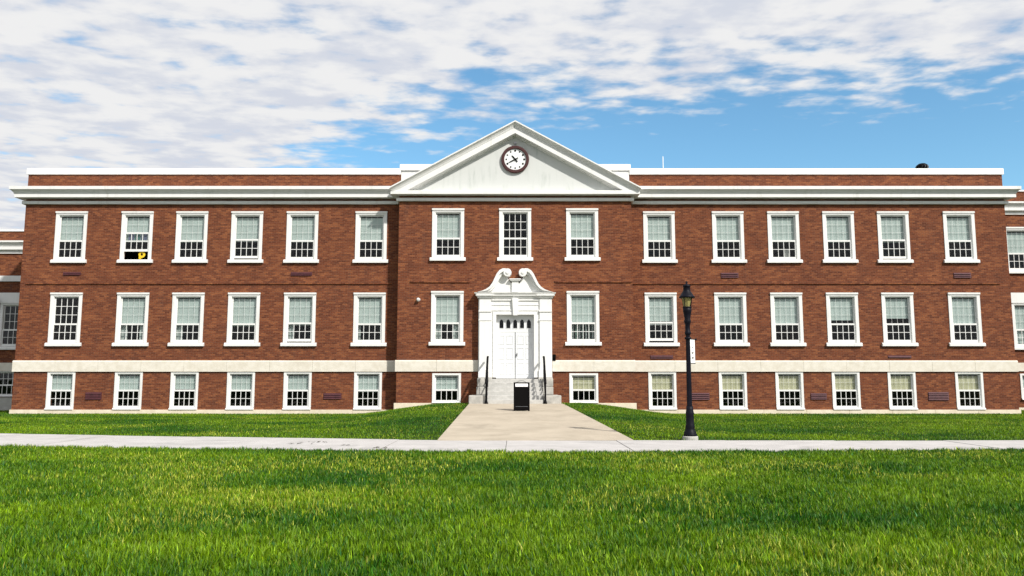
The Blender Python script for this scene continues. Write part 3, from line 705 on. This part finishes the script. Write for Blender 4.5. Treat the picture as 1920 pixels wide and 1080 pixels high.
# fluted shaft
b = MB(); nf = 12; rows = [(0.064,0.78),(0.058,1.6),(0.051,2.55)]
for r_, z_ in rows:
    for i in range(nf*2):
        a = math.pi*i/nf; rr = r_*(1.0 if i % 2 else 0.87); b.v.append((rr*math.cos(a), rr*math.sin(a), z_))
for j in range(2):
    for i in range(nf*2): b.f.append((j*nf*2+i, j*nf*2+(i+1)%(nf*2), (j+1)*nf*2+(i+1)%(nf*2), (j+1)*nf*2+i))
b.build('shaft', 'lamp_metal', lp)
L('collar', [(0.055,2.53),(0.075,2.55),(0.075,2.60),(0.06,2.63),(0.062,2.80),(0.08,2.83),(0.085,2.88),(0.07,2.92),(0.09,3.05),(0.105,3.12),(0.105,3.19),(0.08,3.20)])
ln = L('lantern', [(0.10,3.19),(0.112,3.20),(0.112,3.225),(0.08,3.225)])
L('lantern_glass', [(0.085,3.226),(0.108,3.33),(0.128,3.445)], 'lamp_glass', 8, False, ln)
for i in range(4):
    a = math.pi/2*i+math.pi/4; MB().tube([(0.098*math.cos(a),0.098*math.sin(a),3.21),(0.142*math.cos(a),0.142*math.sin(a),3.45)], 0.011, 6).build('glazing_bar', 'lamp_metal', ln)
L('lantern_roof', [(0.12,3.445),(0.195,3.445),(0.195,3.475),(0.165,3.50),(0.13,3.56),(0.095,3.61),(0.088,3.63),(0.085,3.72),(0.10,3.735),(0.085,3.76),(0.03,3.79),(0.022,3.82),(0.03,3.835),(0.0,3.87)], 'lamp_metal', 18, True, ln)
L('banner_arm_ring', [(0.066,2.42),(0.08,2.43),(0.08,2.47),(0.066,2.48)])
# banner on its arms
bn = tag(link('banner', None, None, (LX, LY, LZ+1.84)), 'narrow white banner with small dark marks hanging on the lamp post', 'banner')
bn.rotation_euler.z = R(50)
MB().tube([(0.05,0,0.60),(0.40,0,0.60)], 0.012, 8).build('arm', 'lamp_metal', bn); MB().lathe([(0.0,-0.028),(0.026,-0.015),(0.026,0.015),(0.0,0.028)], 10, (0.41,0,0.60)).build('arm_knob', 'lamp_metal', bn)
MB().tube([(0.05,0,0.0),(0.36,0,0.0)], 0.010, 8).build('arm', 'lamp_metal', bn)
ct = curtain(0.085, 0.35, 0.005, 0.585, 0.0, 10, 0.006).build('cloth', 'banner_cloth', bn)
for i, (zz, w_) in enumerate(((0.40,0.03),(0.27,0.05),(0.25,0.035),(0.15,0.045),(0.13,0.05))):
    B(0.215-w_, 0.215+w_, -0.0125, -0.0095, zz-0.008, zz+0.008).build('mark', 'banner_mark', ct)

# ------------------------------------------------------------------ sandwich board
sbx, sby = 0.23, -6.9; sz = 0.49*(sby+16.3)/13.1 + 0.010
sb = tag(link('sandwich_board', None, None, (sbx, sby, sz)), 'black sandwich board standing on the walkway before the steps', 'sign board')
for s, nm in ((-1, 'front'), (1, 'rear')):
    p = MB(); w_ = 0.285
    p.box(-w_, -w_+0.06, -0.015, 0.015, 0, 1.02); p.box(w_-0.06, w_, -0.015, 0.015, 0, 1.02)
    p.box(-w_+0.06, w_-0.06, -0.0145, 0.0145, 0.05, 0.14); p.box(-w_+0.06, w_-0.06, -0.0145, 0.0145, 0.82, 0.86); p.box(-w_+0.06, w_-0.06, -0.0143, 0.0143, 0.975, 1.02)
    f_ = p.build('board_frame', 'black_plastic', sb, (0, s*0.20, 0), bevel=0.006); f_.rotation_euler.x = R(s*10.5)
    B(-w_+0.055, w_-0.055, -0.008, 0.008, 0.015, 0.825).build('board_panel', 'black_plastic', f_)
    if s < 0:
        B(-w_+0.07, w_-0.07, -0.0105, -0.0082, 0.15, 0.158).build('panel_clip', 'steel', f_)
        B(-w_+0.062, w_-0.062, -0.010, 0.010, 0.862, 0.973).build('header_card', 'banner_cloth', f_)
a_ = MB().tube([(-0.17,0,0.985)] + [(-0.17*math.cos(t), 0, 0.985+0.085*math.sin(t)) for t in np.linspace(0.2, math.pi-0.2, 9)] + [(0.17,0,0.985)], 0.022, 8).build('carry_handle', 'grey_plastic', sb)

# ------------------------------------------------------------------ small fixtures
fl = tag(link('flood_light', None, None, (-4.28, YC, 5.0)), 'small white flood light on the brick left of the entrance', 'wall light')
B(-0.05, 0.05, -0.03, 0.01, -0.06, 0.06).build('bracket', 'steel', fl)
h_ = MB().lathe([(0.03,-0.02),(0.06,0.0),(0.085,0.10),(0.08,0.105)], 14).build('head', 'clock_face', fl, (0.0, -0.06, 0.0), smooth=True); h_.rotation_euler = (R(120), 0, R(25))
dl = tag(link('door_bell_box', None, None, (1.70, YC, 2.42)), 'small black box on the brick at the right edge of the door surround', 'wall box')
B(-0.07, 0.07, -0.10, 0.0, -0.13, 0.15).build('case', 'black_plastic', dl, bevel=0.02); B(-0.05, 0.05, -0.13, -0.10, -0.03, 0.09).build('hood', 'black_plastic', dl, bevel=0.01)
wl = tag(link('wall_lantern', None, None, (-25.76, YW, 5.30)), 'black wall lantern beside the far left wing window', 'wall light')
B(-0.06, 0.06, -0.03, 0.01, -0.15, 0.15).build('back_plate', 'black_metal', wl); MB().tube([(0,-0.02,0.1),(0,-0.14,0.22),(0,-0.25,0.20)], 0.02).build('arm', 'black_metal', wl)
MB().lathe([(0.05,-0.22),(0.10,0.10),(0.14,0.12),(0.05,0.24),(0.0,0.30)], 12, (0,-0.25,0)).build('shade', 'black_metal', wl, smooth=True)
an = tag(link('antenna', None, None, (7.05, 1.5, 10.05)), 'thin white antenna rod on the roof right of the pediment', 'antenna')
MB().lathe([(0.12,0),(0.12,0.05),(0.035,0.08),(0.035,1.15),(0.02,1.20),(0.018,2.0),(0.0,2.02)], 10).build('rod', 'coping', an)
rv = tag(link('roof_vent', None, None, (19.55, 1.8, 10.05)), 'small dark turbine vent on the roof near the right end', 'roof vent')
L('vent_pipe', [(0.15,0),(0.15,1.36),(0.17,1.40)], 'coping', 16, False, rv)
L('vent_head', [(0.16,1.41),(0.24,1.46),(0.28,1.56),(0.25,1.66),(0.15,1.73),(0.0,1.75)], 'black_metal', 16, True, rv)
for i in range(12):
    a = 2*math.pi*i/12
    MB().add([(0.25*math.cos(a),0.25*math.sin(a),1.46),(0.30*math.cos(a+.1),0.30*math.sin(a+.1),1.56),(0.26*math.cos(a),0.26*math.sin(a),1.66),(0.24*math.cos(a),0.24*math.sin(a),1.56)], [(0,1,2,3)]).build('blade', 'steel', rv)
yo = tag(link('yellow_ornament', None, None, (-16.90, 0.10, Z_UP+0.20)), 'yellow sunflower-like ornament in the open upper window of the left block', 'ornament')
MB().discy(0, 0.20, 0.155, -0.02, 0.02, 20, 0.05).build('petals', 'yellow', yo, bevel=0.015); MB().discy(0, 0.20, 0.055, -0.012, 0.012, 14).build('centre', 'black_plastic', yo)
MB().box(-0.13, -0.02, -0.015, 0.015, 0.0, 0.12).build('stand', 'yellow', yo)
# leaf litter on the path
def litter(x, y, n, label):
    t = tag(link('leaf_litter', None, None, (x, y, 0.012)), label, 'leaves', 'litter on the path'); r2 = random.Random(int(x*100))
    for i in range(n):
        cx_, cy_, a, l_ = r2.gauss(0, 0.16), r2.gauss(0, 0.06), r2.uniform(0, 6.3), r2.uniform(0.03, 0.07)
        d = Vector((math.cos(a), math.sin(a), 0))*l_; q = Vector((-math.sin(a), math.cos(a), 0))*l_*0.45; c = Vector((cx_, cy_, 0))
        MB().add([c-d, c+q+Vector((0,0,0.012)), c+d+Vector((0,0,0.02)), c-q+Vector((0,0,0.006))], [(0,1,2),(0,2,3)]).build('leaf', 'leaf_brown', t)
litter(-4.55, -17.0, 9, 'few dark leaves on the path below the far grass edge'); litter(-4.85, -17.5, 8, 'dark leaves at mid path, leftmost of the litter')
litter(-3.75, -17.9, 6, 'faint scatter of leaves at mid path right of the others'); litter(-2.95, -18.6, 6, 'dark leaves at the near edge of the path')

# ------------------------------------------------------------------ grass: one mesh of blades per lawn
rng = np.random.default_rng(11)
def vnoise(X, Y, scale, seed):
    r_ = np.random.default_rng(seed); G = r_.random((256, 256))
    x = X/scale+100; y = Y/scale+100; xi = np.floor(x).astype(int); yi = np.floor(y).astype(int); fx = x-xi; fy = y-yi
    fx = fx*fx*(3-2*fx); fy = fy*fy*(3-2*fy); q = lambda a, b_: G[(xi+a) % 256, (yi+b_) % 256]
    return (q(0,0)*(1-fx)+q(1,0)*fx)*(1-fy)+(q(0,1)*(1-fx)+q(1,1)*fx)*fy
def fbm(X, Y, s, seed): return (vnoise(X,Y,s,seed)*0.55+vnoise(X,Y,s*0.45,seed+1)*0.28+vnoise(X,Y,s*0.2,seed+2)*0.17)
def blades(X, Y, hmin, hmax, wid, segs, dry_bias=0.0):
    n = len(X); Z = height(X, Y)-0.035
    patch = fbm(X*0.6, Y, 1.6, 3); fine = 0.45*fbm(X, Y, 0.6, 21)+0.55*vnoise(X, Y, 0.13, 51); dryp = fbm(X, Y, 1.7, 33)
    H = (hmin+(hmax-hmin)*rng.random(n)**1.3)*(0.35+1.3*fine); az = rng.random(n)*2*np.pi
    lean = (0.10+0.60*rng.random(n)**1.3)*H; wdt = wid*(0.6+0.8*rng.random(n)); face = az+np.pi/2+rng.normal(0, 0.5, n)
    dx, dy = np.cos(az)*lean, np.sin(az)*lean; wx, wy = np.cos(face)*wdt/2, np.sin(face)*wdt/2
    if segs == 2:
        V = np.stack([np.stack([X-wx,Y-wy,Z],1), np.stack([X+wx,Y+wy,Z],1), np.stack([X+dx*0.35+wx*0.85,Y+dy*0.35+wy*0.85,Z+H*0.6],1), np.stack([X+dx*0.35-wx*0.85,Y+dy*0.35-wy*0.85,Z+H*0.6],1), np.stack([X+dx,Y+dy,Z+H],1)],1)
        tri = np.array([[0,1,2],[0,2,3],[3,2,4]]); k_ = 5
    else:
        V = np.stack([np.stack([X-wx,Y-wy,Z],1), np.stack([X+wx,Y+wy,Z],1), np.stack([X+dx,Y+dy,Z+H],1)],1); tri = np.array([[0,1,2]]); k_ = 3
    # own tone of each blade: deep green, fresh green, yellow-green, some straw
    t = np.clip((patch-0.5)*1.7+0.48+rng.normal(0, 0.22, n), 0, 1)[:,None]
    c = (1-t)*np.array([[0.022,0.112,0.002]]) + t*np.array([[0.215,0.350,0.005]])
    yel = (rng.random(n) < np.clip((dryp-0.50)*1.2+0.05+dry_bias, 0.015, 0.40))[:,None]; y2 = rng.random((n,1))
    c = np.where(yel, (1-y2)*np.array([[0.33,0.43,0.014]])+y2*np.array([[0.52,0.52,0.09]]), c)
    bl = (rng.random(n) < 0.05)[:,None]; c = np.where(bl & ~yel, np.array([[0.035,0.15,0.035]]), c)
    c = c*(0.46+0.80*rng.random((n,1)))*np.where(rng.random((n,1)) < 0.12, 1.6, 1.0)
    return V.reshape(-1,3), (tri[None]+ (np.arange(n)*k_)[:,None,None]).reshape(-1,3), np.repeat(c, k_, axis=0)
def lawn(name, sets, label):
    Vs, Fs, Cs, o = [], [], [], 0
    for V, F, C in sets: Vs.append(V); Fs.append(F+o); Cs.append(C); o += len(V)
    V, F, C = np.concatenate(Vs), np.concatenate(Fs), np.concatenate(Cs)
    me = bpy.data.meshes.new(name); me.vertices.add(len(V)); me.vertices.foreach_set('co', V.astype(np.float32).ravel())
    me.loops.add(len(F)*3); me.loops.foreach_set('vertex_index', F.astype(np.int32).ravel())
    me.polygons.add(len(F)); me.polygons.foreach_set('loop_start', np.arange(0, len(F)*3, 3, dtype=np.int32))
    at = me.attributes.new('tone', 'FLOAT_COLOR', 'POINT'); at.data.foreach_set('color', np.concatenate([C, np.ones((len(C),1))],1).astype(np.float32).ravel())
    me.update(calc_edges=True); me.materials.append(MATS['grass'])
    return tag(link(name, me), label, 'grass', kind='stuff')
def scatter(x0, x1, y0, y1, dens, keep):
    n = int((x1-x0)*(y1-y0)*dens); X = x0+(x1-x0)*rng.random(n); Y = y0+(y1-y0)*rng.random(n); k_ = keep(X, Y); return X[k_], Y[k_]
ragged = lambda X, s: 0.12*(vnoise(X, X*0, 0.22, s)-0.5)+0.14*(vnoise(X, X*0, 1.3, s+1)-0.5)
def near_keep(X, Y): return (rng.random(len(X)) < 0.12+1.5*vnoise(X, Y, 0.13, 51)) & (Y < edge(NEAR, X)-0.0+ragged(X, 5)) & (np.abs(X) < (Y+35.7)*0.68+1.6)
sets = []
for y0, y1, de, wd, hm, hM, sg in ((-31.6,-28.0,6000,0.0095,0.035,0.105,2), (-28.0,-24.0,3600,0.0105,0.035,0.095,2), (-24.0,-17.2,1700,0.0125,0.035,0.085,2)):
    X, Y = scatter(-14.5, 14.5, y0, y1, de, near_keep); sets.append(blades(X, Y, hm, hM, wd, sg))
lawn('front_lawn', sets, 'tall bright green lawn in the foreground before the path')
def far_keep(s):
    def k_(X, Y):
        ok = (Y > edge(FAR, X)+ragged(X, 9)) & (Y < np.where(np.abs(X) < CX+0.1, YC-0.08, np.where(np.abs(X) < HX+0.05, -0.08, YW-0.06)))
        if s < 0: return ok & (X < walk_l(Y)-0.02+ragged(Y, 13))
        return ok & (X > walk_r(Y)+0.02+ragged(Y, 15)) & ~((X-LX)**2+(Y-LY)**2 < 0.19**2)
    return k_
for s, lab in ((-1, 'short mown lawn between the path and the left half of the school'), (1, 'short mown lawn between the path and the right half of the school')):
    f_ = far_keep(s); sets = []
    xa, xb = (-27, -1.4) if s < 0 else (1.6, 27)
    X, Y = scatter(xa, xb, -17.5, 4, 520, lambda X, Y: f_(X, Y) & ~((np.abs(X) < 1.9) & (Y > -3.2))); sets.append(blades(X, Y, 0.03, 0.065, 0.020, 1, -0.10))
    lawn('lawn', sets, lab)
print('panes', count)
